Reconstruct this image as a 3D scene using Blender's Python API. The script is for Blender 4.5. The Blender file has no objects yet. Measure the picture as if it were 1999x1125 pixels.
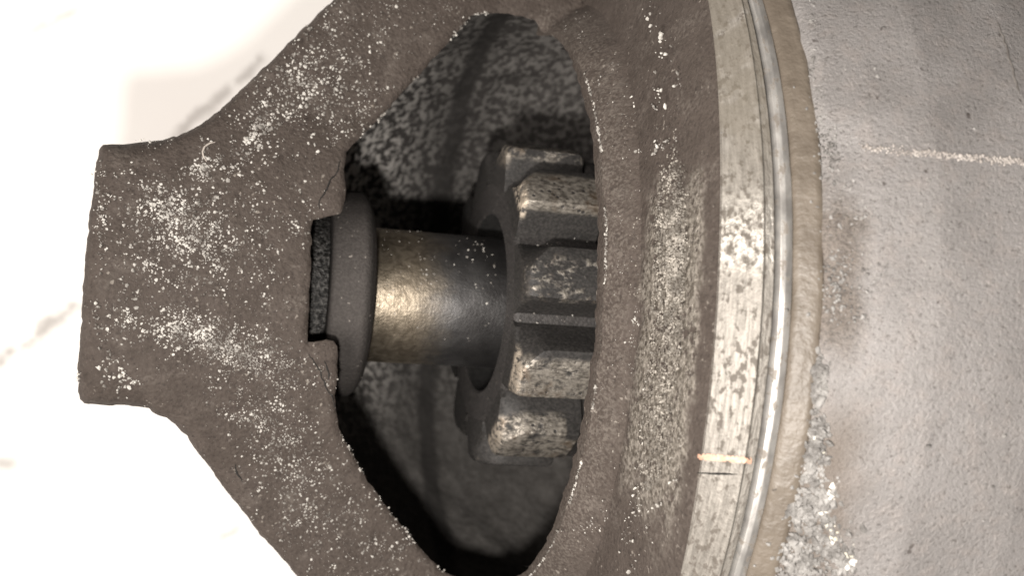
import bpy, bmesh, math, random
import numpy as np
from mathutils import Vector, Matrix
from mathutils.geometry import delaunay_2d_cdt

# ------------------------------------------------------------------ units
# everything is designed in "u": 17 u = 1 mm; the motor axis is +X, +Z is up
K = 1.0 / 17000.0
H0 = 960.0                     # height of the motor axis above the table, in u
random.seed(5); rng = np.random.default_rng(5)
SC = bpy.context.scene
COL = SC.collection

# ------------------------------------------------------------------ camera
TAU, ROLL, CD, Y0, FPX = math.radians(15.5), math.radians(4.22), 2000.0, 31.8, 2000.0
cF = np.array([math.sin(TAU), 0, -math.cos(TAU)])
cR = np.array([math.cos(TAU), 0, math.sin(TAU)]); cU = np.array([0, 1.0, 0])
_c, _s = math.cos(ROLL), math.sin(ROLL)
cR, cU = _c * cR + _s * cU, -_s * cR + _c * cU
cP = np.array([0, Y0, 0]) - CD * cF
cam = bpy.data.cameras.new('camera'); camo = bpy.data.objects.new('camera', cam); COL.objects.link(camo)
m = Matrix([[cR[0], cU[0], -cF[0], cP[0] * K], [cR[1], cU[1], -cF[1], cP[1] * K],
            [cR[2], cU[2], -cF[2], (cP[2] + H0) * K], [0, 0, 0, 1]])
camo.matrix_world = m
cam.sensor_width = 36.0; cam.lens = 36.0 * FPX / 1999.0
cam.clip_start = 0.005; cam.clip_end = 20
cam.dof.use_dof = True; cam.dof.focus_distance = 1500 * K; cam.dof.aperture_fstop = 42
SC.camera = camo

# ------------------------------------------------------------------ light
SC.view_settings.view_transform = 'Standard'; SC.view_settings.look = 'None'
SC.view_settings.exposure = 0; SC.view_settings.gamma = 1
W = bpy.data.worlds.new('World'); SC.world = W; W.use_nodes = True
W.node_tree.nodes['Background'].inputs[0].default_value = (1, .95, .9, 1)
W.node_tree.nodes['Background'].inputs[1].default_value = 0.03
FLASH_W, ROOM_W = 0.52, 23.0
# the phone's own flash, just below the lens
fl = bpy.data.lights.new('phone_flash', 'POINT'); fl.energy = FLASH_W; fl.color = (1, .955, .9); fl.shadow_soft_size = 52 * K
flo = bpy.data.objects.new('phone_flash', fl); COL.objects.link(flo)
p = (cP - 110 * cR - 300 * cU) * K; flo.location = (p[0], p[1], p[2] + H0 * K)
# the room's lamp, some way off to the left
ar = bpy.data.lights.new('room_lamp', 'AREA'); ar.energy = ROOM_W; ar.size = 0.8; ar.color = (1, .93, .87)
aro = bpy.data.objects.new('room_lamp', ar); COL.objects.link(aro)
d = Vector((-0.66, -0.16, 0.73)).normalized(); aro.location = d * 1.2
aro.rotation_euler = d.to_track_quat('Z', 'Y').to_euler()

# ------------------------------------------------------------------ projection helpers
def ray(px, py):
    px = np.asarray(px, float); py = np.asarray(py, float)
    v = cF + ((px - 1000) / FPX)[..., None] * cR + ((562 - py) / FPX)[..., None] * cU
    return v
def at_z(px, py, z):
    v = ray(px, py); t = (z - cP[2]) / v[..., 2]
    return cP + t[..., None] * v
def at_r(px, R):               # X of the meridian point (Y=0) of radius R seen in column px
    v = ray(px, 600.); t = (R - cP[2]) / v[2]
    return cP[0] + t * v[0]
def vnoise(x, y, seed, z=0.0):  # smooth value noise for shapes
    def h(i, j):
        n = np.sin(i * 127.1 + j * 311.7 + seed * 74.7) * 43758.5453
        return n - np.floor(n)
    x = np.asarray(x, float); y = np.asarray(y, float)
    i, j = np.floor(x), np.floor(y); fx, fy = x - i, y - j
    fx = fx * fx * (3 - 2 * fx); fy = fy * fy * (3 - 2 * fy)
    return ((h(i, j) * (1 - fx) + h(i + 1, j) * fx) * (1 - fy) + (h(i, j + 1) * (1 - fx) + h(i + 1, j + 1) * fx) * fy) * 2 - 1
def fbm(x, y, seed, o=3):
    return sum(vnoise(x * 2**k, y * 2**k, seed + k) / 2**k for k in range(o))

# ------------------------------------------------------------------ node helpers
class NT:
    def __init__(s, name):
        s.m = bpy.data.materials.new(name); s.m.use_nodes = True
        s.t = s.m.node_tree; s.b = s.t.nodes['Principled BSDF']
        tc = s.t.nodes.new('ShaderNodeTexCoord'); mp = s.t.nodes.new('ShaderNodeMapping')
        mp.inputs['Scale'].default_value = (17000,) * 3
        s.t.links.new(tc.outputs['Object'], mp.inputs[0]); s.u = mp.outputs[0]
        sp = s.t.nodes.new('ShaderNodeSeparateXYZ'); s.t.links.new(s.u, sp.inputs[0])
        s.x, s.y, s.z = sp.outputs
    def put(s, sock, v):
        if isinstance(v, bpy.types.NodeSocket): s.t.links.new(v, sock)
        elif isinstance(v, (tuple, list)) and len(v) == 3 and sock.type == 'RGBA': sock.default_value = (*v, 1)
        else: sock.default_value = v
    def math(s, op, a, b=0.0, c=None, clamp=False):
        n = s.t.nodes.new('ShaderNodeMath'); n.operation = op; n.use_clamp = clamp
        s.put(n.inputs[0], a); s.put(n.inputs[1], b)
        if c is not None: s.put(n.inputs[2], c)
        return n.outputs[0]
    def vec(s, x, y, z):
        n = s.t.nodes.new('ShaderNodeCombineXYZ')
        for i, v in enumerate((x, y, z)): s.put(n.inputs[i], v)
        return n.outputs[0]
    def scale(s, v, f):
        n = s.t.nodes.new('ShaderNodeMapping'); s.put(n.inputs[0], v); n.inputs['Scale'].default_value = f if isinstance(f, tuple) else (f,) * 3
        return n.outputs[0]
    def noise(s, scale, detail=3, rough=.55, v=None, dist=0.0):
        n = s.t.nodes.new('ShaderNodeTexNoise'); s.put(n.inputs['Vector'], v if v is not None else s.u)
        n.inputs['Scale'].default_value = scale; n.inputs['Detail'].default_value = detail
        n.inputs['Roughness'].default_value = rough; n.inputs['Distortion'].default_value = dist
        return n.outputs['Fac']
    def voro(s, scale, feature='F1', v=None):
        n = s.t.nodes.new('ShaderNodeTexVoronoi'); n.feature = feature; s.put(n.inputs['Vector'], v if v is not None else s.u)
        n.inputs['Scale'].default_value = scale
        return n.outputs['Distance']
    def ss(s, v, a, b):        # smoothstep a..b -> 0..1
        n = s.t.nodes.new('ShaderNodeMapRange'); n.interpolation_type = 'SMOOTHSTEP'; s.put(n.inputs[0], v)
        if a < b: n.inputs[1].default_value, n.inputs[2].default_value, n.inputs[3].default_value, n.inputs[4].default_value = a, b, 0, 1
        else: n.inputs[1].default_value, n.inputs[2].default_value, n.inputs[3].default_value, n.inputs[4].default_value = b, a, 1, 0
        return n.outputs[0]
    def mul(s, a, *b):
        for q in b: a = s.math('MULTIPLY', a, q)
        return a
    def mix(s, f, a, b):
        n = s.t.nodes.new('ShaderNodeMix'); n.data_type = 'RGBA'
        s.put(n.inputs['Factor'], f); s.put(n.inputs[6], a); s.put(n.inputs[7], b)
        return n.outputs[2]
    def mixf(s, f, a, b):
        n = s.t.nodes.new('ShaderNodeMix'); n.data_type = 'FLOAT'
        s.put(n.inputs['Factor'], f); s.put(n.inputs[2], a); s.put(n.inputs[3], b)
        return n.outputs[0]
    def bump(s, h, dist, strength=1.0, prev=None):
        n = s.t.nodes.new('ShaderNodeBump'); s.put(n.inputs['Height'], h)
        n.inputs['Distance'].default_value = dist * K; n.inputs['Strength'].default_value = strength
        if prev is not None: s.put(n.inputs['Normal'], prev)
        return n.outputs[0]
    def done(s, col, rough, metal=0.0, normal=None, spec=None):
        s.put(s.b.inputs['Base Color'], col); s.put(s.b.inputs['Roughness'], rough); s.put(s.b.inputs['Metallic'], metal)
        if normal is not None: s.put(s.b.inputs['Normal'], normal)
        if spec is not None: s.put(s.b.inputs['Specular IOR Level'], spec)
        return s.m
    def radius(s):
        return s.math('SQRT', s.math('ADD', s.math('MULTIPLY', s.y, s.y), s.math('MULTIPLY', s.z, s.z)))
    def arc(s, R=800.0):       # length round the axis
        return s.math('MULTIPLY', s.math('ARCTAN2', s.y, s.z), R)

# ------------------------------------------------------------------ materials
def mat_soot():
    n = NT('sooty_brown_casting')
    big = n.noise(.006, 4); mid = n.noise(.03, 4); fine = n.noise(.16, 3, .6)
    c = n.mix(n.ss(mid, .3, .7), (.044, .0345, .0288), (.057, .0455, .0385))
    c = n.mix(n.mul(n.ss(fine, .5, .75), .5), c, (.085, .07, .06))
    c = n.mix(n.mul(n.ss(fine, .46, .28), .6), c, (.02, .0155, .0135))
    # sparse pale specks of oxide
    sp = n.mul(n.ss(n.noise(.11, 2, .5), .66, .72), n.ss(n.noise(.012, 3), .42, .6))
    # ring: rubbed through to bare alloy on the crest of the bell
    du = n.mul(n.ss(n.noise(.018, 4, .6), .5, .72), n.ss(n.noise(.14, 3, .6), .40, .62), .5)
    c = n.mix(du, c, (.125, .108, .094))
    R = n.radius()
    a = n.arc(700)
    wob = n.math('MULTIPLY', n.math('SUBTRACT', n.noise(.02, 3), .5), 60)
    Rw = n.math('ADD', R, wob)
    zone = n.mul(n.ss(Rw, 578, 606), n.ss(Rw, 758, 728), n.ss(n.math('ADD', a, n.math('MULTIPLY', wob, 3)), -330, -170), n.ss(n.math('ADD', a, n.math('MULTIPLY', wob, 3)), 240, 120))
    worn = n.mul(zone, n.ss(n.math('ADD', n.noise(.075, 3, .6), n.math('MULTIPLY', n.math('SUBTRACT', n.noise(.02, 2), .5), .5)), .32, .50))
    lip = n.mul(n.ss(n.math('ADD', R, n.math('MULTIPLY', wob, .4)), 585, 545), n.ss(R, 500, 528), n.ss(n.x, -40, -10), n.ss(n.noise(.2, 3), .45, .62), .32)
    c = n.mix(n.math('MAXIMUM', sp, lip), c, (.17, .15, .13))
    c = n.mix(n.mul(worn, .9), c, n.mix(n.ss(n.noise(.14, 2), .35, .65), (.13, .114, .095), (.33, .30, .262)))
    nb = n.bump(n.noise(.02, 3, .5), 5, .4)
    nb = n.bump(fine, 3.2, .8, nb)
    nb = n.bump(n.mul(worn, n.noise(.1, 3)), 4, 1, nb)
    return n.done(c, n.mixf(worn, .78, .36), n.mul(worn, .5), nb, .25)

def mat_grain(name, ca, cb):
    n = NT(name); c = n.mix(n.ss(n.noise(.04, 2), .35, .65), ca, cb)
    return n.done(c, .55, 0, n.bump(n.noise(.3, 2), 2, .6), .4)

def mat_inner():
    n = NT('rough_inner_casting')
    nz = n.noise(.062, 3, .5, dist=.2); f = n.noise(.11, 2); L = n.noise(.006, 2)
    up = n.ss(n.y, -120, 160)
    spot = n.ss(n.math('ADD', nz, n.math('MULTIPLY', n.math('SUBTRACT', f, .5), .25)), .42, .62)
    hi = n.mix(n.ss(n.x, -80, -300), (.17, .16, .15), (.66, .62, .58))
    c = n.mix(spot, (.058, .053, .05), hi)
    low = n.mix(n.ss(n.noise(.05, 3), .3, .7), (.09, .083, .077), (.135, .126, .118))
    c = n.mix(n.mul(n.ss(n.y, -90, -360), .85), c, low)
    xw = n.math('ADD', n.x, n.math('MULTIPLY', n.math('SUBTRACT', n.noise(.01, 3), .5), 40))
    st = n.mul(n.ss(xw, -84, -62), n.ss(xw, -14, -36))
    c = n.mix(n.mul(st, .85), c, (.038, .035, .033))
    return n.done(c, .75, 0, n.bump(nz, 4, .6), .25)

def mat_gear():
    n = NT('oily_dark_steel')
    f = n.noise(.2, 3)
    c = n.mix(n.ss(f, .35, .7), (.024, .022, .021), (.046, .042, .040))
    c = n.mix(n.mul(n.ss(n.noise(.13, 2), .68, .74), .6), c, (.2, .18, .16))
    return n.done(c, .6, .15, n.bump(f, 3, .6), .4)

def mat_tooth():
    n = NT('worn_tooth_steel')
    oi = n.t.nodes.new('ShaderNodeObjectInfo'); col = n.t.nodes.new('ShaderNodeSeparateColor'); n.put(col.inputs[0], oi.outputs['Color'])
    rnd = n.math('MULTIPLY', oi.outputs['Random'], 900)
    v = n.vec(n.math('ADD', n.x, rnd), n.y, n.z)
    f = n.noise(.085, 5, .68, v=n.scale(v, (.6, 1.1, 1))); f2 = n.noise(.025, 3, v=v)
    dark = n.mix(n.ss(n.noise(.2, 3, v=v), .35, .7), (.016, .015, .014), (.036, .033, .031))
    tip = n.mul(n.ss(n.z, 283, 296), n.ss(n.math('ADD', n.y, n.math('MULTIPLY', n.math('SUBTRACT', f, .5), 26)), 34, 22))
    edge = n.mul(n.ss(n.x, -47, -54), n.ss(n.z, 262, 280))
    thr = n.math('SUBTRACT', n.math('ADD', n.math('MULTIPLY', f, .75), n.math('MULTIPLY', f2, .55)), n.math('SUBTRACT', 1.0, col.outputs[0]))
    tip = n.math('MAXIMUM', tip, n.mul(col.outputs[1], n.ss(n.z, 262, 276), n.ss(n.y, 10, 25), n.ss(n.x, 62, 56)))
    patch = n.mul(tip, n.ss(thr, -.06, .10))
    rust = n.ss(n.noise(.022, 3, v=v), .52, .7)
    steel = n.mix(n.ss(n.noise(.17, 4, .65, v=n.scale(v, (.6, 1, 1))), .3, .7), (.075, .066, .056), (.33, .30, .26))
    steel = n.mix(n.mul(rust, .55), steel, (.10, .062, .034))
    pits = n.ss(n.voro(.075, v=v), .30, .2)
    patch = n.mul(patch, n.math('SUBTRACT', 1.0, n.mul(pits, n.ss(f2, .42, .55))))
    c = n.mix(patch, dark, steel)
    c = n.mix(n.mul(edge, n.ss(f, .42, .55), n.ss(col.outputs[0], .25, .6)), c, (.40, .34, .27))
    nb = n.bump(n.math('ADD', f, n.mul(patch, .6)), 2.2, .7)
    return n.done(c, n.mixf(patch, .6, .42), n.mixf(patch, .1, .55), nb, .4)

def mat_shaft():
    n = NT('stained_shaft_steel')
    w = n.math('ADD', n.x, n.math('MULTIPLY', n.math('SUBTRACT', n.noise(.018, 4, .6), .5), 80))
    br = n.ss(w, -135, -225)
    f = n.noise(.045, 4, .6, dist=1.2)
    bronze = n.mix(n.ss(f, .35, .7), (.24, .20, .15), (.47, .40, .31))
    grey = n.mix(n.ss(n.noise(.03, 3), .3, .7), (.095, .092, .092), (.16, .156, .155))
    c = n.mix(br, grey, bronze)
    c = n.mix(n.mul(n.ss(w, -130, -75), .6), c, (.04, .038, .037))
    pit = n.ss(n.noise(.2, 2), .70, .76)
    c = n.mix(n.mul(pit, .7), c, (.05, .045, .04))
    nb = n.bump(n.noise(.06, 4, .6, dist=1.0), 1.6, .35)
    nb = n.bump(n.noise(.25, 2), 1.2, .5, nb)
    nb = n.bump(n.noise(.35, 3, .6, v=n.scale(n.vec(n.x, n.arc(126), 0.0), (1, .04, 1))), .6, .4, nb)
    return n.done(c, n.mixf(br, .50, .46), .93, nb)

def mat_washer():
    n = NT('dull_grey_collar')
    f = n.noise(.22, 3)
    c = n.mix(n.ss(f, .35, .7), (.043, .038, .0355), (.060, .054, .050))
    c = n.mix(n.mul(n.ss(n.noise(.1, 2), .69, .73), .8), c, (.22, .2, .18))
    return n.done(c, .8, 0, n.bump(f, 2.5, .6), .2)

def mat_bushing():
    n = NT('gritty_bushing_metal')
    f = n.noise(.14, 3, .6)
    c = n.mix(n.ss(f, .4, .66), (.02, .019, .018), (.10, .095, .09))
    return n.done(c, .45, .5, n.bump(f, 6, 1), .5)

def mat_band():
    n = NT('machined_band_metal')
    a = n.arc(820)
    v = n.vec(n.x, a, 0.0)
    br = n.noise(.30, 4, .7, v=n.scale(v, (1, .07, 1)))
    dirt = n.noise(.105, 4, .65, v=n.scale(v, (1.2, .6, 1))); big = n.noise(.008, 3, v=v)
    c = n.mix(n.ss(br, .3, .7), (.14, .128, .112), (.262, .243, .217))
    top = n.ss(n.math('ADD', a, n.math('MULTIPLY', n.math('SUBTRACT', big, .5), 260)), 130, 290)
    flk = n.ss(n.math('ADD', dirt, n.math('MULTIPLY', n.math('SUBTRACT', big, .5), .45)), .53, .60)
    right = n.ss(n.x, XB + 55, XB + 90)
    flk = n.mul(flk, n.mixf(right, .75, .95))
    c = n.mix(flk, c, (.06, .048, .037))
    c = n.mix(n.mul(top, n.ss(n.noise(.03, 3, v=v), .3, .5), .7), c, (.115, .10, .078))
    hilite = n.mul(n.ss(n.math('ABSOLUTE', n.math('SUBTRACT', a, 125)), 70, 15), n.ss(n.math('ADD', dirt, n.math('MULTIPLY', br, .3)), .70, .58))  # highlight on the upper band, painted in as a pale patch
    c = n.mix(hilite, c, (.50, .47, .425))
    nb = n.bump(br, 2.2, .5); nb = n.bump(dirt, 4, .5, nb)
    r = n.mixf(n.math('MAXIMUM', flk, top), .55, .75)
    return n.done(c, n.mixf(hilite, r, .36), n.mixf(hilite, n.mixf(n.math('MAXIMUM', flk, top), .45, .1), .8), nb)

def mat_silver():
    n = NT('bright_bare_rim_metal')
    a = n.arc(820); v = n.vec(n.x, a, 0.0)
    f = n.noise(.06, 4, .6, v=n.scale(v, (1, .35, 1)))
    flk = n.ss(n.noise(.10, 4, .65, v=n.scale(v, (1, .5, 1))), .53, .62)
    c = n.mix(n.ss(f, .3, .7), (.30, .285, .27), (.48, .465, .44))
    c = n.mix(n.mul(flk, .8), c, (.12, .10, .08))
    big = n.ss(n.noise(.012, 3, v=v), .42, .62)
    return n.done(c, n.mixf(flk, n.mixf(big, .34, .55), .65), n.mixf(flk, .65, .2), n.bump(f, 1.2, .6))

def mat_tan():
    n = NT('tan_sealant')
    f = n.noise(.02, 4); g = n.noise(.13, 2)
    c = n.mix(n.ss(f, .3, .7), (.092, .075, .058), (.128, .107, .085))
    c = n.mix(n.ss(n.noise(.05, 2), .74, .78), c, (.05, .04, .03))
    nb = n.bump(n.noise(.05, 3), 5, .5); nb = n.bump(g, 2, .5, nb)
    return n.done(c, .5, 0, nb, .45)

def mat_cast():
    n = NT('sandy_grey_casting')
    g = n.noise(.19, 4, .7); f = n.noise(.012, 4); m2 = n.noise(.045, 3)
    c = n.mix(n.ss(f, .3, .7), (.187, .176, .169), (.222, .21, .203))
    c = n.mix(n.mul(n.ss(m2, .45, .7), .5), c, (.235, .212, .198))
    c = n.mix(n.mul(n.ss(g, .45, .30), .75), c, (.07, .063, .056))
    c = n.mix(n.mul(n.ss(n.noise(.05, 2), .70, .75), .8), c, (.06, .05, .045))
    c = n.mix(n.mul(n.ss(g, .6, .74), .6), c, (.40, .375, .355))
    a = n.arc(820)
    w = n.math('MULTIPLY', n.math('SUBTRACT', n.noise(.018, 4, .6), .5), 52)
    xs = n.math('SUBTRACT', n.math('ADD', n.x, w), XC)
    st = n.mul(n.ss(xs, 58, 26), n.ss(n.math('ADD', a, n.math('MULTIPLY', w, 3)), 210, 130), n.ss(n.math('ADD', a, n.math('MULTIPLY', w, 3)), -60, 20))
    c = n.mix(n.mul(st, .8), c, n.mix(n.ss(g, .4, .6), (.06, .047, .037), (.12, .098, .08)))
    halo = n.mul(n.ss(xs, 95, 25), n.ss(a, -40, -140))
    c = n.mix(n.mul(halo, .75), c, (.10, .078, .06))
    nb = n.bump(m2, 1.0, .5); nb = n.bump(g, 2.4, 1.0, nb)
    return n.done(c, .55, .25, nb, .45)

def mat_marble():
    n = NT('white_marble')
    wob = n.math('MULTIPLY', n.math('SUBTRACT', n.noise(.004, 5, .6), .5), 120)
    wob2 = n.math('MULTIPLY', n.math('SUBTRACT', n.noise(.012, 3, .6), .5), 46)
    c = n.mix(n.ss(n.noise(.0012, 4), .35, .75), (.90, .885, .855), (.86, .83, .80))
    for (a, b, wd, s) in VEINS:
        a = np.array(a); b = np.array(b); L = np.linalg.norm(b - a); e = (b - a) / L; q = (-e[1], e[0])
        dx = n.math('SUBTRACT', n.x, float(a[0])); dy = n.math('SUBTRACT', n.y, float(a[1]))
        al = n.math('ADD', n.math('MULTIPLY', dx, float(e[0])), n.math('MULTIPLY', dy, float(e[1])))
        ac = n.math('ADD', n.math('ADD', n.math('MULTIPLY', dx, float(q[0])), n.math('MULTIPLY', dy, float(q[1]))), n.math('ADD', wob2, n.math('MULTIPLY', wob, .4)))
        k = n.mul(n.ss(n.math('ABSOLUTE', ac), wd, 0.0), n.ss(al, -20, 25), n.ss(al, L + 20, L - 25), n.ss(n.noise(.010, 3), .32, .55), s)
        c = n.mix(k, c, (.17, .145, .125))
    return n.done(c, .25, 0, None, .5)

def mat_plain(name, c1, c2, rough=.6, metal=0.0):
    n = NT(name); c = n.mix(n.ss(n.noise(.1, 3), .35, .65), c1, c2)
    return n.done(c, rough, metal, n.bump(n.noise(.2, 2), 2, .4))

# ------------------------------------------------------------------ object helpers
def empty(name, loc=(0, 0, 0)):
    o = bpy.data.objects.new(name, None); o.empty_display_size = .01; COL.objects.link(o); o.location = loc; return o
def mesh_obj(name, V, F, mat, parent=None, smooth=True, sharp=None):
    me = bpy.data.meshes.new(name)
    V = np.asarray(V, float) * K
    me.from_pydata(V.tolist(), [], F); me.validate(); me.update()
    bm = bmesh.new(); bm.from_mesh(me); bmesh.ops.recalc_face_normals(bm, faces=bm.faces)
    for f in bm.faces: f.smooth = smooth
    if sharp:
        for e in bm.edges:
            if len(e.link_faces) == 2 and e.calc_face_angle(0) > sharp: e.smooth = False
    bm.to_mesh(me); bm.free()
    me.materials.append(mat)
    o = bpy.data.objects.new(name, me); COL.objects.link(o)
    if parent is not None: o.parent = parent
    return o
def revolve(prof, th0, th1, n, noise=None, closed=False):
    """prof: list of (X,R); angle 0 is the top (+Z), positive towards +Y"""
    th = np.linspace(th0, th1, n + 1)
    if closed: th = th[:-1]
    P = np.array(prof, float); V = []; F = []
    for t in th:
        X = P[:, 0].copy(); R = P[:, 1].copy()
        if noise is not None: dX, dR = noise(X, R, t); X = X + dX; R = R + dR
        V.append(np.stack([X, R * math.sin(t), R * math.cos(t)], -1))
    k = len(P); N = len(th); V = np.concatenate(V)
    for i in range(N if closed else N - 1):
        j = (i + 1) % N
        for q in range(k - 1):
            F.append((i * k + q, i * k + q + 1, j * k + q + 1, j * k + q))
    return V, F
def smooth_prof(prof, n):
    P = np.array(prof, float)
    for _ in range(3):           # corner cutting
        Q = [P[0]]
        for a, b in zip(P[:-1], P[1:]): Q += [.75 * a + .25 * b, .25 * a + .75 * b]
        P = np.array(Q + [P[-1]])
    L = np.concatenate([[0], np.cumsum(np.linalg.norm(np.diff(P, axis=0), axis=1))]); u = np.linspace(0, L[-1], n)
    return list(zip(np.interp(u, L, P[:, 0]), np.interp(u, L, P[:, 1])))
def dense(prof, step):
    out = []
    for (a, b) in zip(prof[:-1], prof[1:]):
        nn = max(1, int(math.dist(a, b) / step))
        for i in range(nn): out.append((a[0] + (b[0] - a[0]) * i / nn, a[1] + (b[1] - a[1]) * i / nn))
    out.append(prof[-1]); return out
def rounded(prof, r, seg=4):   # round the corners of a profile
    out = [prof[0]]
    for a, b, c in zip(prof[:-2], prof[1:-1], prof[2:]):
        a, b, c = map(np.array, (a, b, c))
        la, lc = np.linalg.norm(a - b), np.linalg.norm(c - b); q = min(r, la * .45, lc * .45)
        p0 = b + (a - b) / la * q; p1 = b + (c - b) / lc * q
        for i in range(seg + 1):
            t = i / seg; out.append(tuple((1 - t)**2 * p0 + 2 * t * (1 - t) * b + t * t * p1))
    out.append(prof[-1]); return out

# key stations along the axis
XW = at_r(1178., 529.)          # rim of the window in the bell
XB = at_r(1390., 777.)          # left edge of the machined band
XG = at_r(1517., 815.)          # groove
XT = at_r(1547., 818.)          # sealant
XC = at_r(1602., 832.)          # casting of the motor body
def vp(px, py):
    q = at_z(np.array(px, float), np.array(py, float), -H0); return (float(q[0]), float(q[1]))
VEINS = [(vp(-60, 745), vp(160, 590), 30, .6), (vp(-80, 905), vp(35, 905), 26, .5), (vp(330, 270), vp(520, 110), 30, .45), (vp(60, 60), vp(150, 20), 16, .25), (vp(380, 1080), vp(470, 1030), 14, .3)]

M_soot = mat_soot(); M_inner = mat_inner(); M_gear = mat_gear(); M_tooth = mat_tooth(); M_shaft = mat_shaft()
M_washer = mat_washer(); M_bush = mat_bushing(); M_band = mat_band(); M_silver = mat_silver(); M_tan = mat_tan(); M_cast = mat_cast()
M_marble = mat_marble()
M_oxide = mat_grain('pale_oxide', (.13, .118, .105), (.46, .44, .405))
M_oxide2 = mat_grain('grey_oxide_grit', (.09, .08, .068), (.30, .275, .24))
M_seam = mat_plain('grey_seam_dirt', (.07, .062, .055), (.11, .1, .09), .8)
M_recess_shade = mat_plain('black_recess_shade', (.009, .0085, .008), (.018, .017, .016), .7)  # near-black colour stands in for the shade inside the hub recess
M_dark = mat_plain('black_crack_grime', (.006, .005, .004), (.012, .01, .008), .8)

# ------------------------------------------------------------------ setting
to = mesh_obj('countertop', [(-9000, -9000, 0), (9000, -9000, 0), (9000, 9000, 0), (-9000, 9000, 0),
                             (-9000, -9000, -500), (9000, -9000, -500), (9000, 9000, -500), (-9000, 9000, -500)],
              [(0, 1, 2, 3), (7, 6, 5, 4), (0, 4, 5, 1), (1, 5, 6, 2), (2, 6, 7, 3), (3, 7, 4, 0)], M_marble, smooth=False)
to['kind'] = 'structure'

root = empty('starter_motor')
root['label'] = 'dirty starter motor with sooty brown nose and open pinion window lying on white marble'
root['category'] = 'starter motor'
def part(name, V, F, mat, parent=None, smooth=True, sharp=None, kind=None):
    o = mesh_obj(name, V, F, mat, parent if parent is not None else root, smooth, sharp)
    if parent is None: o.location = (0, 0, H0 * K)
    if kind: o['kind'] = kind
    return o

# ------------------------------------------------------------------ drive housing
ringpx = [(1178, 529), (1192, 541), (1222, 562), (1252, 580), (1270, 602), (1292, 636), (1318, 674), (1344, 708), (1366, 738), (1379, 757), (1386, 768)]
RX = np.array([at_r(float(a), b) for a, b in ringpx]); RR = np.array([b for a, b in ringpx], float)
RX[0] = XW
_sp = np.array(smooth_prof(list(zip(RX, RR)), 26)); RX, RR = _sp[:, 0], _sp[:, 1]
XE = float(RX[-1]); XB = XE + 2.5
_rx = np.concatenate([[XW - 40, XW - 30], RX]); _rr = np.concatenate([[0, 500], RR])
def ring_R(X): return np.interp(X, _rx, _rr, left=0)
def h_arm(X, Y):
    a = np.abs(Y)
    z = 236 - 62 * np.clip(a / 300, 0, 1)**2 - 0.13 * np.clip(a - 300, 0, 400)
    z = z + 4 * vnoise(X / 150, Y / 150, 3) + 1.2 * vnoise(X / 45, Y / 45, 7)
    return z
def edge_off(Y): return 24.0 * np.minimum(np.abs(Y) / 430.0, 1.35)**2     # the casting's front edge is not quite flat
def h_ring(X, Y):
    R = ring_R(X - edge_off(Y) * np.clip((X - XW) / (XE + edge_off(Y) - XW), 0, 1)); q = R * R - Y * Y
    return np.where(q > 0, np.sqrt(np.clip(q, 0, None)), -900)
def h_skin(X, Y):
    a = h_arm(X, Y); b = h_ring(X, Y)
    k = 26.0
    t = np.clip(.5 + .5 * (b - a) / k, 0, 1)
    hh = a * (1 - t) + b * t + k * t * (1 - t) * .5
    fade = np.clip((X - XW + 60) / 60, 0, 1) * (b > -800)
    return np.where(b > -800, hh, a) + np.where(b > a, 1.6 * fbm(X / 22, Y / 22, 11) + 3 * vnoise(X / 70, Y / 70, 13), .6 * fbm(X / 25, Y / 25, 17))

outer_px = [(190, 291), (199, 281), (240, 278), (300, 272), (345, 264), (390, 243), (430, 214), (480, 165), (540, 107), (600, 47), (650, -2), (720, -66), (800, -140), (880, -214)]
left_px = [(190, 291), (184, 330), (172, 420), (163, 520), (156, 620), (151, 700), (148, 758), (152, 781), (162, 790)]
lower_px = [(162, 790), (200, 793), (250, 795), (290, 801), (330, 821), (360, 848), (400, 902), (450, 970), (500, 1034), (550, 1090), (582, 1127), (660, 1222), (740, 1320), (800, 1394)]
def plan(pts, zf=None):
    pts = np.array(pts, float); z = np.full(len(pts), 190.0)
    for _ in range(6):
        q = at_z(pts[:, 0], pts[:, 1], z); z = h_arm(q[:, 0], q[:, 1]) - 22
    return q[:, :2]
def resample(P, step, jit=0.0, seed=0, close=False):
    P = np.asarray(P, float); out = []
    n = len(P) if close else len(P) - 1
    for i in range(n):
        a, b = P[i], P[(i + 1) % len(P)]; k = max(1, int(round(np.linalg.norm(b - a) / step)))
        for j in range(k): out.append(a + (b - a) * j / k)
    if not close: out.append(P[-1])
    out = np.array(out)
    if jit:
        out = out + jit * np.stack([fbm(out[:, 0] / 14, out[:, 1] / 14, seed), fbm(out[:, 0] / 14, out[:, 1] / 14, seed + 9)], -1)
    return out
up = plan(outer_px)[::-1]; lf = plan(left_px); lo = plan(lower_px)
outl = np.concatenate([up, lf[1:], lo[1:]])
XOFF = float(edge_off(640.0))
outl = np.concatenate([[[XE + XOFF, 640]], [[up[0][0] + 60, 640 + 20]], outl, [[lo[-1][0] + 60, -660]], [[XE + XOFF, -640]]])
outl = resample(outl, 6, 1.6, 21)
edge_right = np.stack([XE + edge_off(np.linspace(-634, 634, 212)), np.linspace(-634, 634, 212)], -1)
OUT = np.concatenate([outl, edge_right])
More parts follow.
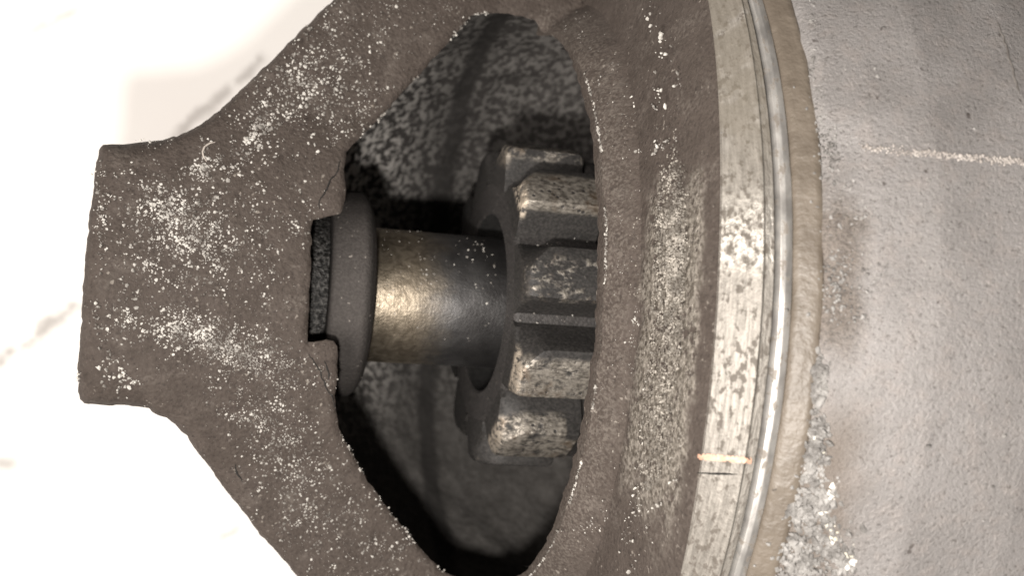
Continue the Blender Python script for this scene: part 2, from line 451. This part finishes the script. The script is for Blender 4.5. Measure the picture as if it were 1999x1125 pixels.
win_px_left = [(920, 29), (904, 46), (880, 76), (850, 110), (800, 166), (770, 200), (740, 234), (710, 262), (690, 280), (678, 295), (673, 330), (676, 365), (673, 392), (668, 410), (664, 417), (640, 422), (613, 428),
               (609, 440), (608, 480), (606, 560), (606, 600), (603, 650), (601, 667), (612, 669), (638, 664), (652, 667), (660, 678), (662, 695), (660, 740), (656, 772), (657, 800), (662, 838), (672, 860),
               (690, 886), (720, 940), (745, 976), (780, 1021), (815, 1062), (840, 1092), (862, 1116), (895, 1131), (950, 1138)]
def plan0(pts):
    pts = np.array(pts, float); z = np.full(len(pts), 190.0)
    for _ in range(8):
        q = at_z(pts[:, 0], pts[:, 1], z); z = h_arm(q[:, 0], q[:, 1])
    return q[:, :2]
wl = plan0(win_px_left)
yt = 505.0
wt = plan0([(960, 22), (1000, 25)])[::-1]; wb = plan0([(1000, 1136)])
ys = np.linspace(-495, 488, 12)
right = np.stack([np.full(12, XW + 1.5), ys], -1)
WIN = np.concatenate([wl, wb, right, [plan0([(1045, 37)])[0]], wt])
# tidy: keep the rim points inside the bell
WIN[:, 0] = np.minimum(WIN[:, 0], XW + 1.5)
WIN = resample(WIN, 5, 1.5, 31, close=True)
def inside(P, poly):
    x, y = P[:, 0], P[:, 1]; c = np.zeros(len(P), bool)
    x1, y1 = poly[:, 0], poly[:, 1]; x2, y2 = np.roll(x1, -1), np.roll(y1, -1)
    for a, b, e, f in zip(x1, y1, x2, y2):
        if b == f: continue
        k = ((b > y) != (f > y)) & (x < (e - a) * (y - b) / (f - b) + a); c ^= k
    return c
def dist_poly(P, poly, n_close=True):
    dmin = np.full(len(P), 1e9)
    Q = np.roll(poly, -1, 0) if n_close else poly[1:]
    A = poly if n_close else poly[:-1]
    for a, b in zip(A, Q):
        ab = b - a; L = ab @ ab + 1e-9
        t = np.clip(((P - a) @ ab) / L, 0, 1); e = P - a - t[:, None] * ab
        dmin = np.minimum(dmin, np.einsum('ij,ij->i', e, e))
    return np.sqrt(dmin)
g = 7.5
gx, gy = np.meshgrid(np.arange(OUT[:, 0].min(), XE + XOFF, g), np.arange(-690, 690, g))
G = np.stack([gx.ravel(), gy.ravel()], -1); G = G + rng.uniform(-1.5, 1.5, G.shape)
k = inside(G, OUT) & ~inside(G, WIN); G = G[k]
dO = dist_poly(G, OUT); dW = dist_poly(G, WIN); k = (dO > 4) & (dW > 3.5); G = G[k]
allp = np.concatenate([OUT, WIN, G]); nO, nW = len(OUT), len(WIN)
edges = [(i, (i + 1) % nO) for i in range(nO)] + [(nO + i, nO + (i + 1) % nW) for i in range(nW)]
vo, eo, fo, ov, oe, of = delaunay_2d_cdt([Vector(p) for p in allp], edges, [], 0, 1e-4, True)
vv = np.array([tuple(v) for v in vo]); cen = np.array([vv[list(f)].mean(0) for f in fo])
keep = inside(cen, OUT) & ~inside(cen, WIN)
Fk = [tuple(f) for f, q in zip(fo, keep) if q]
def skin_z(P):
    z = h_skin(P[:, 0], P[:, 1])
    dO = dist_poly(P, outl, False)
    r = np.where(P[:, 0] < -640, 44.0, 28.0); q = np.clip(r - dO, 0, r); z = z - 0.95 * (r - np.sqrt(r * r - q * q)) * np.where(P[:, 0] > XE - 30, 0, 1)
    dW = dist_poly(P, WIN); r = 7.0; q = np.clip(r - dW, 0, r); z = z - (r - np.sqrt(r * r - q * q)) * .8
    return z
zz = skin_z(vv)
HV = np.concatenate([vv, zz[:, None]], 1)
# walls: every boundary edge of the skin goes down
from collections import Counter
ec = Counter()
for f in Fk:
    for a, b in zip(f, f[1:] + f[:1]): ec[tuple(sorted((a, b)))] += 1
bnd = [e for e, c in ec.items() if c == 1]
isW = dist_poly(vv, WIN) < 1.0
V = [tuple(p) for p in HV]; F = list(Fk); low = {}; low2 = {}
def down(i):
    if i in low: return low[i], low2[i]
    x, y, z = HV[i]
    top = len(V); V.append((x, y, z))
    if isW[i]:
        z2 = z - 95 if x < XW - 14 and abs(y) < 480 or x < XW - 40 else z - 30
        ox, oy = (x + 190) , y
        if x < XW - 14: x += .10 * ox; y += .13 * oy
        V.append((x, y, z2))
    else:
        V.append((x, y, min(z - 60, -260)))
    low[i], low2[i] = top, len(V) - 1
    return top, len(V) - 1
for a, b in bnd:
    if vv[a][0] > XE - 2 + edge_off(vv[a][1]) and vv[b][0] > XE - 2 + edge_off(vv[b][1]): continue
    a1, a2 = down(a); b1, b2 = down(b); F.append((a1, b1, b2, a2))
housing = part('drive_housing', V, F, M_soot)
# the rest of the bell, round the sides and underneath
prof = list(zip(RX + 4, RR - 5))
Vb, Fb = revolve([(-640, 216), (-560, 290), (-375, 500), (-220, 600), (-60, 690), (XE, 760)], math.radians(82), math.radians(278), 90, lambda X, R, t: (0, -40 * (abs(math.degrees(t) - 180) > 92)))
part('bell_underside', Vb, Fb, M_soot, housing)
# step up to the band
def offX(w): return lambda X, R, t: (np.asarray(edge_off(R * math.sin(t))) * w(X), 0)
Vs, Fs = revolve([(XE - 16, float(ring_R(XE - 16)) - 5), (XE - .5, RR[-1] - .6), (XE + 2, RR[-1] + 5), (XE + 4, 781)], math.radians(-84), math.radians(84), 200, offX(lambda X: np.clip((X - XW) / (XE - XW), 0, 1)))
part('bell_shoulder', Vs, Fs, M_soot, housing)
# inside of the bell: lower half, seen through the window
ip = smooth_prof([(-430, 40), (-425, 235), (-340, 378), (-230, 490), (-130, 540), (-40, 585), (140, 620), (430, 645)], 60)
def inz(X, R, t): return 0, 7 * fbm(X / 40, np.full_like(X, t * 11), 5)
Vi, Fi = revolve(ip, math.radians(80), math.radians(280), 110, inz)
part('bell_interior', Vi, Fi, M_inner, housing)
# wall of the bell behind the pinion, with the bore for the drive
Vi, Fi = revolve([(XW + 36, 494), (XW + 60, 500), (150, 580), (430, 640)], math.radians(-82), math.radians(82), 90)
part('bell_lip', Vi, Fi, M_gear, housing)
Vi, Fi = revolve([(430, 665), (430, 120)], -math.pi, math.pi, 120, None, True)
part('bell_back_wall', Vi, Fi, M_gear, housing)
# nose core that carries the bush
Vn, Fn = revolve(rounded([(-735, 10), (-735, 205), (-720, 215), (-430, 215), (-424, 205), (-424, 150)], 10), -math.pi, math.pi, 90, None, True)
part('nose_bearing_seat', Vn, Fn, M_soot, housing)

# ------------------------------------------------------------------ shaft, bush, collar, pinion
def solid(prof, n=128, r=4, noise=None): return revolve(rounded(prof, r), -math.pi, math.pi, n, noise, True)
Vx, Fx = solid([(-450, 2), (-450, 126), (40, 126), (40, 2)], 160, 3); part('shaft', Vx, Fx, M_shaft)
xa = at_r(600., 158.); xb = at_r(640., 160.); xd = at_r(733., 170.)
Vx, Fx = solid([(xa - 30, 126.5), (xa - 30, 160), (xb, 160), (xb, 126.5)], 120, 4, lambda X, R, t: (0, 1.2 * vnoise(X / 8, np.full_like(X, t * 30), 4)))
part('bushing', Vx, Fx, M_bush)
Vx, Fx = solid([(xb + 1, 127), (xb + 1, 182), (xb + 8, 189), (at_r(713., 192.), 192), (at_r(723., 186.), 186), (at_r(731.5, 169.), 169), (at_r(733.5, 146.), 146), (at_r(733.5, 146.) + 1, 127)], 140, 5, lambda X, R, t: (0, .8 * vnoise(X / 12, np.full_like(X, t * 20), 6)))
part('stop_collar', Vx, Fx, M_washer)

XF = -58.0; RT, RRt, NT_ = 308.0, 238.0, 11
Vx, Fx = solid([(XF + 4, 171.5), (XF, 176), (XF, RRt - 6), (XF + 6, RRt), (95, RRt), (95, 127)], 132, 3)
pinion = part('pinion_gear', Vx, Fx, M_gear)
Vx, Fx = solid([(XF + 120, 127), (XF + 120, 166), (XF + 4, 171.5)], 132, 3); part('hub_recess', Vx, Fx, M_recess_shade, pinion)
Vx, Fx = solid([(96, 128), (96, 282), (102, 290), (215, 290), (215, 128)], 120, 4); part('pinion_clutch_sleeve', Vx, Fx, M_gear, pinion)
def tooth_mesh():
    # rings of the tooth section at stations along X; local +Z is the tip
    secs = []
    def sec(x, tip, half, cut):      # cut: how much of the +Y corner is taken off
        p = [(-60, 226), (-57, 244), (-50, 272), (-half - 1, tip - 7), (-half + 2, tip - 1.5), (-half + 9, tip + .5), (0, tip + 1.5), (half - 9 - cut, tip + .5), (half - 2 - cut, tip - 1.5), (half + 1 - cut * .9, tip - 7), (50 - cut * .6, 272), (57, 244), (60, 226)]
        return [(x, y, z) for y, z in p]
    for x, tip, half, cut in ((XF - .5, RT - 12, 40, 40), (XF + 4, RT - 5, 43, 38), (XF + 10, RT - 1, 45, 32), (XF + 26, RT, 46, 14), (XF + 38, RT, 46, 2), (-5, RT, 46, 0), (40, RT, 46, 0), (82, RT, 46, 0), (90, RT - 6, 43, 0)): secs.append(sec(x, tip, half, cut))
    n = len(secs[0]); V = [v for s in secs for v in s]; F = []
    for i in range(len(secs) - 1):
        for j in range(n - 1): F.append((i * n + j, (i + 1) * n + j, (i + 1) * n + j + 1, i * n + j + 1))
    F.append(tuple(range(n))); F.append(tuple(reversed(range((len(secs) - 1) * n, len(secs) * n))))
    return V, F
Vt, Ft = tooth_mesh()
tooth0 = part('gear_tooth', Vt, Ft, M_tooth, pinion, True, math.radians(32))
wear = {0: .29, 1: .57, 2: .36, 10: .47, 9: .43, 3: .2}
for i in range(NT_):
    t = tooth0 if i == 0 else tooth0.copy()
    if i: COL.objects.link(t); t.parent = pinion
    t.rotation_euler = (-math.radians(12 + i * 360 / NT_), 0, 0)
    w = wear.get(i, .2); t.color = (w, 1.0 if i == 9 else 0.0, 0, 1)

# ------------------------------------------------------------------ band, rim, sealant, body
def wob(a, s, seed): return lambda X, R, t: (a * vnoise(np.full_like(X, t * s), X * .0 + seed, seed), a * .6 * vnoise(np.full_like(X, t * s * 1.7), X / 40, seed + 3))
Vx, Fx = revolve(dense(rounded([(XB + 5, 770), (XB + .6, 778), (XB + 1.6, 781), (XG - 20, 815), (XG - 17, 812), (XG - 5, 815), (XG - 1, 801), (XG + 2, 793)], 1.5), 12), -math.pi, math.pi, 320, offX(lambda X: np.clip((XG - X) / (XG - XB), 0, 1.05)), True)
band = part('clamp_band', Vx, Fx, M_band)
Vx, Fx = revolve(rounded([(XG - 3, 788), (XG + 1.5, 812), (XG + 3, 816), (XG + 9, 818.5), (XT - 1, 818), (XT + 3, 795)], 1), -math.pi, math.pi, 320, wob(.35, 22, 5), True)
part('bare_rim', Vx, Fx, M_silver, sharp=math.radians(14))
Vx, Fx = revolve(dense(rounded([(XT - 1, 800), (XT, 815), (XT + 5, 822), (XC - 4, 833), (XC + 4, 833), (XC + 8, 805)], 6), 8), -math.pi, math.pi, 320, wob(1.3, 18, 8), True)
part('sealant_bead', Vx, Fx, M_tan)
XS = at_r(2035., 905.)
bp = [(XC - 6, 800), (XC - 1, 830), (XC + 10, 840), (XC + 60, 862), (XC + 130, 885), (XS, 905), (XS + 300, 925), (XS + 700, 925), (XS + 720, 900), (XS + 720, 0)]
Vx, Fx = revolve(dense(rounded(bp, 6), 26), -math.pi, math.pi, 240, lambda X, R, t: (3 * vnoise(np.full_like(X, t * 30), X / 50, 4), 3 * vnoise(np.full_like(X, t * 14), X / 60, 12) + 1.5 * vnoise(np.full_like(X, t * 40), X / 22, 14)), True)
body = part('motor_body', Vx, Fx, M_cast)
BP = np.array(bp[:-1], float)
def body_R(X): return np.interp(X, BP[:, 0], BP[:, 1])

# ------------------------------------------------------------------ surface finder for small deposits
PX = np.array([XE, XB - 1, XB, XB + 1.5, XG - 20, XG - 5, XG, XG + 6, XT, XT + 8, XC - 8, XC] + [b[0] for b in bp[2:-2]]); PR = np.array([768, 771, 777, 781, 815, 815, 800, 819, 819, 826, 832, 832] + [b[1] for b in bp[2:-2]], float)
def h_all(X, Y):
    R = np.interp(X - edge_off(Y) * np.clip((XG - X) / (XG - XB), 0, 1), PX, PR); q = R * R - Y * Y
    return np.where(X > XE + edge_off(Y), np.sqrt(np.clip(q, 1, None)), h_skin(X, Y))
def hit(px, py):
    px = np.asarray(px, float); py = np.asarray(py, float)
    v = ray(px, py); z = np.full(px.shape, 960.0); done = np.zeros(px.shape, bool); out = np.zeros(px.shape + (3,))
    for zz_ in np.arange(960, 60, -4.0):
        t = (zz_ - cP[2]) / v[..., 2]; q = cP + t[..., None] * v
        k = (~done) & (h_all(q[..., 0], q[..., 1]) >= zz_)
        out[k] = q[k]; done |= k
    for _ in range(5):
        z = .5 * out[..., 2] + .5 * h_all(out[..., 0], out[..., 1])
        t = (z - cP[2]) / v[..., 2]; out = cP + t[..., None] * v
    return out, done
ICO = None
def ico():
    bm = bmesh.new(); bmesh.ops.create_icosphere(bm, subdivisions=1, radius=1)
    V = np.array([v.co[:] for v in bm.verts]); F = np.array([[v.index for v in f.verts] for f in bm.faces]); bm.free(); return V, F
IV, IF = ico()
def grains(name, P, S, mat, parent, flat=.6):
    n = len(P); j = 1 + rng.uniform(-.42, .42, (n, len(IV), 1))
    V = IV[None] * j * rng.uniform(.6, 1.35, (n, 1, 3)); V[..., 2] *= flat
    a = rng.uniform(0, 6.28, n); c, s = np.cos(a)[:, None], np.sin(a)[:, None]
    V = np.stack([V[..., 0] * c - V[..., 1] * s, V[..., 0] * s + V[..., 1] * c, V[..., 2]], -1)
    # crumbs lie along the slope of the surface under them
    V = V * np.asarray(S)[:, None, None] + P[:, None, :]
    F = (IF[None] + (np.arange(n) * len(IV))[:, None, None]).reshape(-1, 3)
    o = part(name, V.reshape(-1, 3), [tuple(f) for f in F.tolist()], mat, parent, False, kind='stuff')
    return o
def scatter(blobs, edge=None):
    xs, ys, ss = [], [], []
    for (cx, cy, sx, sy, rot, n, s0, s1) in blobs:
        n = int(n * 1.9); a = rng.normal(0, 1, n) * sx; b = rng.normal(0, 1, n) * sy
        # clump
        if n > 30:
            h2 = n // 2; kk = rng.integers(h2, h2 + max(3, n // 7), h2); a[:h2] = a[kk] + rng.normal(0, 7, h2); b[:h2] = b[kk] + rng.normal(0, 7, h2)
        r = math.radians(rot); xs.append(cx + a * math.cos(r) - b * math.sin(r)); ys.append(cy + a * math.sin(r) + b * math.cos(r))
        ss.append(s0 * .8 + (s1 * .9 - s0 * .8) * rng.power(.38, n))
    return np.concatenate(xs), np.concatenate(ys), np.concatenate(ss)
# px clusters: (x, y, spread along, spread across, angle, count, size)
blobs = [(345, 430, 75, 40, 35, 380, 1.2, 4.6), (400, 470, 80, 45, 25, 330, 1.2, 4.2), (330, 395, 40, 20, 30, 110, 1.5, 5), (300, 520, 45, 50, 0, 110, 1.3, 5),
         (430, 330, 70, 40, -35, 120, 1.4, 5.2), (400, 325, 20, 8, -20, 50, 2, 5.5), (505, 255, 22, 12, -50, 60, 2, 6), (520, 200, 60, 25, -50, 80, 1.5, 5.5), (560, 180, 70, 25, -50, 120, 1.5, 5.5),
         (610, 140, 70, 40, -55, 170, 1.3, 5.4), (650, 190, 60, 30, -48, 150, 1.3, 5), (690, 60, 70, 45, -40, 110, 1.2, 4.6), (700, 225, 45, 9, -45, 60, 1.2, 4.4), (545, 410, 60, 45, 0, 110, 1.2, 4.2),
         (310, 640, 70, 20, 8, 210, 1.2, 4.6), (420, 660, 75, 20, 16, 420, 1.1, 4.2), (450, 690, 60, 15, 20, 350, .9, 2.6), (520, 710, 70, 30, 20, 300, .9, 2.6), (220, 735, 25, 22, 60, 40, 1.5, 6.5), (255, 745, 12, 5, 10, 10, 2, 6.5),
         (500, 780, 60, 50, 50, 260, .9, 3.2), (540, 860, 70, 35, 55, 240, 1, 3.8), (580, 950, 70, 45, 55, 220, 1, 4), (640, 900, 60, 40, 50, 90, 1, 3.8), (700, 1000, 70, 45, 55, 110, 1, 4.6), (650, 1060, 80, 40, 45, 80, 1, 4.8), (760, 1075, 60, 25, 50, 60, 1.2, 5),
         (196, 400, 6, 60, 0, 40, 1.2, 4.2), (200, 480, 7, 40, 0, 20, 1.2, 4), (400, 560, 120, 60, 0, 140, 1, 3.6), (850, 30, 80, 25, 0, 40, 1, 3.2), (760, 40, 70, 40, -30, 60, 1, 3),
         (1270, 100, 18, 30, 0, 36, 2, 6.5), (1255, 190, 14, 50, 0, 50, 1.6, 5.5), (1278, 282, 14, 8, 0, 26, 2, 7), (1345, 60, 25, 60, 0, 60, 1.2, 5.2), (1365, 110, 8, 40, 0, 40, 1.5, 6), (1180, 60, 60, 60, 0, 60, 1, 3), (1210, 20, 60, 15, 0, 30, 1, 4.5),
         (1240, 820, 10, 120, 4, 60, 1, 4), (1190, 1040, 50, 60, 0, 36, 1.2, 4.6), (1250, 1060, 60, 50, 0, 40, 1, 3.8), (1240, 690, 6, 60, 2, 30, 1, 4), (1330, 950, 18, 70, 8, 40, 1, 4),
         (450, 500, 230, 210, 0, 260, .8, 2.4), (600, 1000, 120, 110, 0, 220, .8, 2.4), (600, 150, 150, 120, 0, 220, .8, 2.4), (1250, 500, 60, 350, 0, 200, .8, 2.2)]
x, y, s = scatter(blobs)
P, ok = hit(x, y); ok &= ~inside(P[:, :2], WIN) & inside(P[:, :2], OUT) & (P[:, 0] < XB - 6)
s = s / 1.62
grains('corrosion_grains', P[ok] + np.array([0, 0, .3]) , s[ok], M_oxide, housing)
# gritty crest of the bell
nn = 4600
x = rng.normal(1312, 26, nn); y = rng.uniform(330, 960, nn); y = np.where(rng.random(nn) < .5, rng.normal(480, 95, nn), y)
x = x - .00012 * (y - 470)**2 - (y - 560) * .045
P, ok = hit(x, y); ok &= (P[:, 0] > XW + 20) & (P[:, 0] < XE - 14)
grains('crest_grit', P[ok], (.7 + 1.7 * rng.power(.42, nn))[ok] / 1.3, M_oxide2, housing, .5)
# grains along the broken rims of the window
wi = WIN[rng.integers(0, len(WIN), 2200)]
keep_ = (wi[:, 0] > XW - 6) | ((wi[:, 1] > 300) & (rng.random(2200) < .8)) | ((wi[:, 1] < -210) & (rng.random(2200) < .35)) | (rng.random(2200) < .12)
keep_ &= ~((np.abs(wi[:, 1]) < 235) & (wi[:, 0] < -300))
keep_ &= fbm(wi[:, 0] / 40, wi[:, 1] / 40, 77) > -.15
wi = wi[keep_]; wi = wi + rng.normal(0, 1.6, wi.shape)
zr = h_skin(wi[:, 0], wi[:, 1]) - 4
kr = wi[:, 0] > XW - 14; wi[kr, 0] = XW + 1 + rng.uniform(-1, 3, kr.sum()); zr = np.where(kr, np.sqrt(np.maximum(529.0**2 - wi[:, 1]**2, 0)) - 1, zr)
grains('rim_grains', np.concatenate([wi, zr[:, None]], 1), .6 + 2.0 * rng.power(.35, len(wi)), M_oxide, housing, 1)
# dust on shaft, collar and pinion
def on_cyl(px, py, R, parent, name, size):
    v = ray(np.array(px, float), np.array(py, float)); o = cP
    A = v[:, 1]**2 + v[:, 2]**2; B = o[1] * v[:, 1] + o[2] * v[:, 2]; C = o[1]**2 + o[2]**2 - R * R
    D = B * B - A * C; k = D > 0; t = (-B - np.sqrt(np.clip(D, 0, None))) / A
    Q = (o + t[:, None] * v)[k]
    return Q
x = np.concatenate([rng.uniform(740, 975, 90), rng.normal(945, 20, 26)]); y = np.concatenate([rng.normal(520, 75, 90), rng.normal(490, 26, 26)])
Q = on_cyl(x, np.clip(y, 452, 705), 126, None, '', 0); Q = Q[Q[:, 0] < XF - 6]
grains('dust_specks', Q, rng.uniform(.5, 1.9, len(Q)), M_oxide, bpy.data.objects['shaft'], .8)
x = np.concatenate([rng.normal(682, 6, 14), rng.uniform(650, 722, 40), rng.normal(685, 12, 10)]); y = np.concatenate([rng.normal(512, 7, 14), rng.uniform(400, 740, 40), rng.normal(648, 8, 10)])
Q = on_cyl(x, y, 182, None, '', 0); Q = Q[(Q[:, 0] > xb + 12) & (Q[:, 0] < xd - 4)]
grains('collar_specks', Q, rng.uniform(.8, 2.6, len(Q)), M_oxide2, bpy.data.objects['stop_collar'], .6)
x = rng.uniform(1000, 1170, 60); y = rng.uniform(440, 660, 60)
Q = on_cyl(x, y, 246, None, '', 0); Q = Q[Q[:, 0] > XF + 4]
grains('pinion_specks', Q, rng.uniform(.6, 1.9, len(Q)), M_oxide, pinion, .8)

# ------------------------------------------------------------------ cracks in the nose, fibre, marks
def path_tube(name, px, r, mat, parent, lift=0.0, surf=None, wig=0.0, seed=1, n=4):
    pts = resample(np.array(px, float), 4)
    if wig: pts = pts + wig * np.stack([vnoise(pts[:, 0] / 9, pts[:, 1] / 9, seed), vnoise(pts[:, 0] / 9, pts[:, 1] / 9, seed + 4)], -1)
    Q, ok = hit(pts[:, 0], pts[:, 1]); Q = Q[ok]
    for i in range(len(Q)): Q[i, 2] = h_all(Q[i, 0], Q[i, 1]) + lift
    V = []; F = []
    for i in range(len(Q)):
        T = Q[min(i + 1, len(Q) - 1)] - Q[max(i - 1, 0)]; T /= np.linalg.norm(T); N = np.array([0, 0, 1.]); B = np.cross(T, N); B /= np.linalg.norm(B); N = np.cross(B, T)
        rr = r * (0.35 + .65 * math.sin(math.pi * (i + .5) / len(Q))) * rng.uniform(.75, 1.2)
        for q in range(n): a = 2 * math.pi * q / n; V.append(Q[i] + rr * (math.cos(a) * B + math.sin(a) * N * .7))
        if i:
            for q in range(n): F.append(((i - 1) * n + q, (i - 1) * n + (q + 1) % n, i * n + (q + 1) % n, i * n + q))
    return part(name, V, F, mat, parent) if parent is not None else (V, F)
for cpx in ([(668, 312), (655, 340), (640, 362), (628, 385), (622, 408)], [(602, 690), (612, 705), (628, 725), (634, 752), (648, 775), (655, 795)], [(634, 706), (640, 722), (644, 740)], [(457, 908), (464, 925), (474, 942)]):
    path_tube('crack', cpx, 1.5, M_dark, housing, 0.0, wig=3.0, seed=int(cpx[0][0]))
path_tube('crack', [(1362, 924), (1400, 925), (1440, 926)], 1.3, M_dark, band, 0.3, wig=1.0, seed=5)
path_tube('crack', [(1948, 40), (1962, 84), (1976, 128), (1988, 175), (2001, 230)], 1.8, M_seam, body, 0.2, wig=2.0, seed=6)
M_orange = mat_plain('orange_mark', (.40, .23, .16), (.55, .36, .26), .55)
M_chalk = mat_grain('chalky_ridge', (.26, .235, .215), (.42, .385, .355))
def patch_on(name, quads, mat, parent, lift, nx, ny, seed, thr):
    # ragged patch lying on the surface: keep the noisy cells only
    (x0, y0), (x1, y1), w = quads
    V = []; F = []; L = math.hypot(x1 - x0, y1 - y0); e = np.array([x1 - x0, y1 - y0]) / L; q = np.array([-e[1], e[0]])
    gi = np.array([[np.array([x0, y0]) + e * L * i / nx + q * w * (j / ny - .5) for j in range(ny + 1)] for i in range(nx + 1)])
    Q, ok = hit(gi[..., 0], gi[..., 1]); Q[..., 2] = h_all(Q[..., 0], Q[..., 1]) + lift
    V = Q.reshape(-1, 3)
    for i in range(nx):
        for j in range(ny):
            if fbm(np.array(i * .45), np.array(j * .8), seed) + .9 - 1.5 * abs((j + .5) / ny - .5) * 2 * .9 > thr: F.append((i * (ny + 1) + j, i * (ny + 1) + j + 1, (i + 1) * (ny + 1) + j + 1, (i + 1) * (ny + 1) + j))
    V2 = np.concatenate([V, V - np.array([0, 0, 3.0])])
    return part(name, V2, F, mat, parent)
om = patch_on('orange_streak', ((1364, 891), (1467, 899), 13), M_orange, band, 1.2, 60, 5, 3, -.45); om['label'] = 'short orange streak across the metal band'  # ragged orange patch laid across the band
# pale parting line and crumbs along it
xs = 1668 + 392 * rng.power(1.5, 520); ys = 288 + (xs - 1670) * .088 + rng.normal(0, 3.6, 520)
P, ok = hit(xs, ys); P[:, 2] += 3.0; grains('parting_line', P[ok], rng.uniform(.8, 3.2, 520)[ok] / 1.5, M_chalk, body, .5)
# lumpy corrosion crust between sealant and body
def crust(name, pts, n, s0, s1, mat):
    pts = np.array(pts, float); i = rng.integers(0, len(pts), n); c = pts[i]
    x = c[:, 0] + rng.normal(0, 1, n) * c[:, 2]; y = c[:, 1] + rng.normal(0, 1, n) * c[:, 3]
    P, ok = hit(x, y); return grains(name, P[ok], (s0 + (s1 - s0) * rng.power(.5, n))[ok] / 1.6, mat, body, .75)
M_crust = mat_grain('grey_corrosion_crust', (.12, .113, .106), (.25, .24, .228))
crust('corrosion_crust', [(1600, 720, 6, 14), (1602, 760, 7, 14), (1598, 845, 9, 14), (1594, 885, 10, 14), (1590, 925, 13, 16), (1595, 970, 20, 20), (1590, 1010, 24, 22), (1600, 1050, 30, 22), (1570, 1090, 30, 24), (1640, 1095, 18, 24), (1560, 1120, 22, 16), (1585, 990, 20, 20)], 1500, 3, 10, M_crust)
M_salt = mat_grain('white_corrosion_salt', (.42, .39, .31), (.66, .64, .6))
crust('corrosion_salt', [(1606, 1008, 5, 5), (1630, 1035, 9, 10), (1622, 1055, 6, 6), (1605, 1030, 10, 8), (1662, 1080, 6, 20), (1600, 880, 6, 16), (1622, 965, 4, 12)], 80, 2, 8, M_salt)
crust('body_grit', [(1640, 420, 20, 40), (1660, 470, 24, 40), (1635, 520, 16, 40), (1650, 600, 30, 30), (1690, 430, 20, 20), (1625, 300, 8, 30), (1600, 250, 5, 60), (1590, 90, 7, 60), (1800, 300, 150, 200), (1850, 800, 120, 200)], 700, 1.5, 5, M_crust)
# fibre lying on the nose
Vf, Ff = path_tube('lint_fibre', [(421, 277), (410, 279), (400, 286), (396, 296), (398, 305), (404, 315)], 1.7, None, None, 1.6, n=6)
o = mesh_obj('lint_fibre', np.array(Vf) + np.array([0, 0, H0]), Ff, mat_plain('pale_fibre', (.32, .28, .25), (.38, .34, .3), .6))
o['label'] = 'thin pale curled lint fibre lying on the brown motor nose'; o['category'] = 'fibre'
print('scene built')
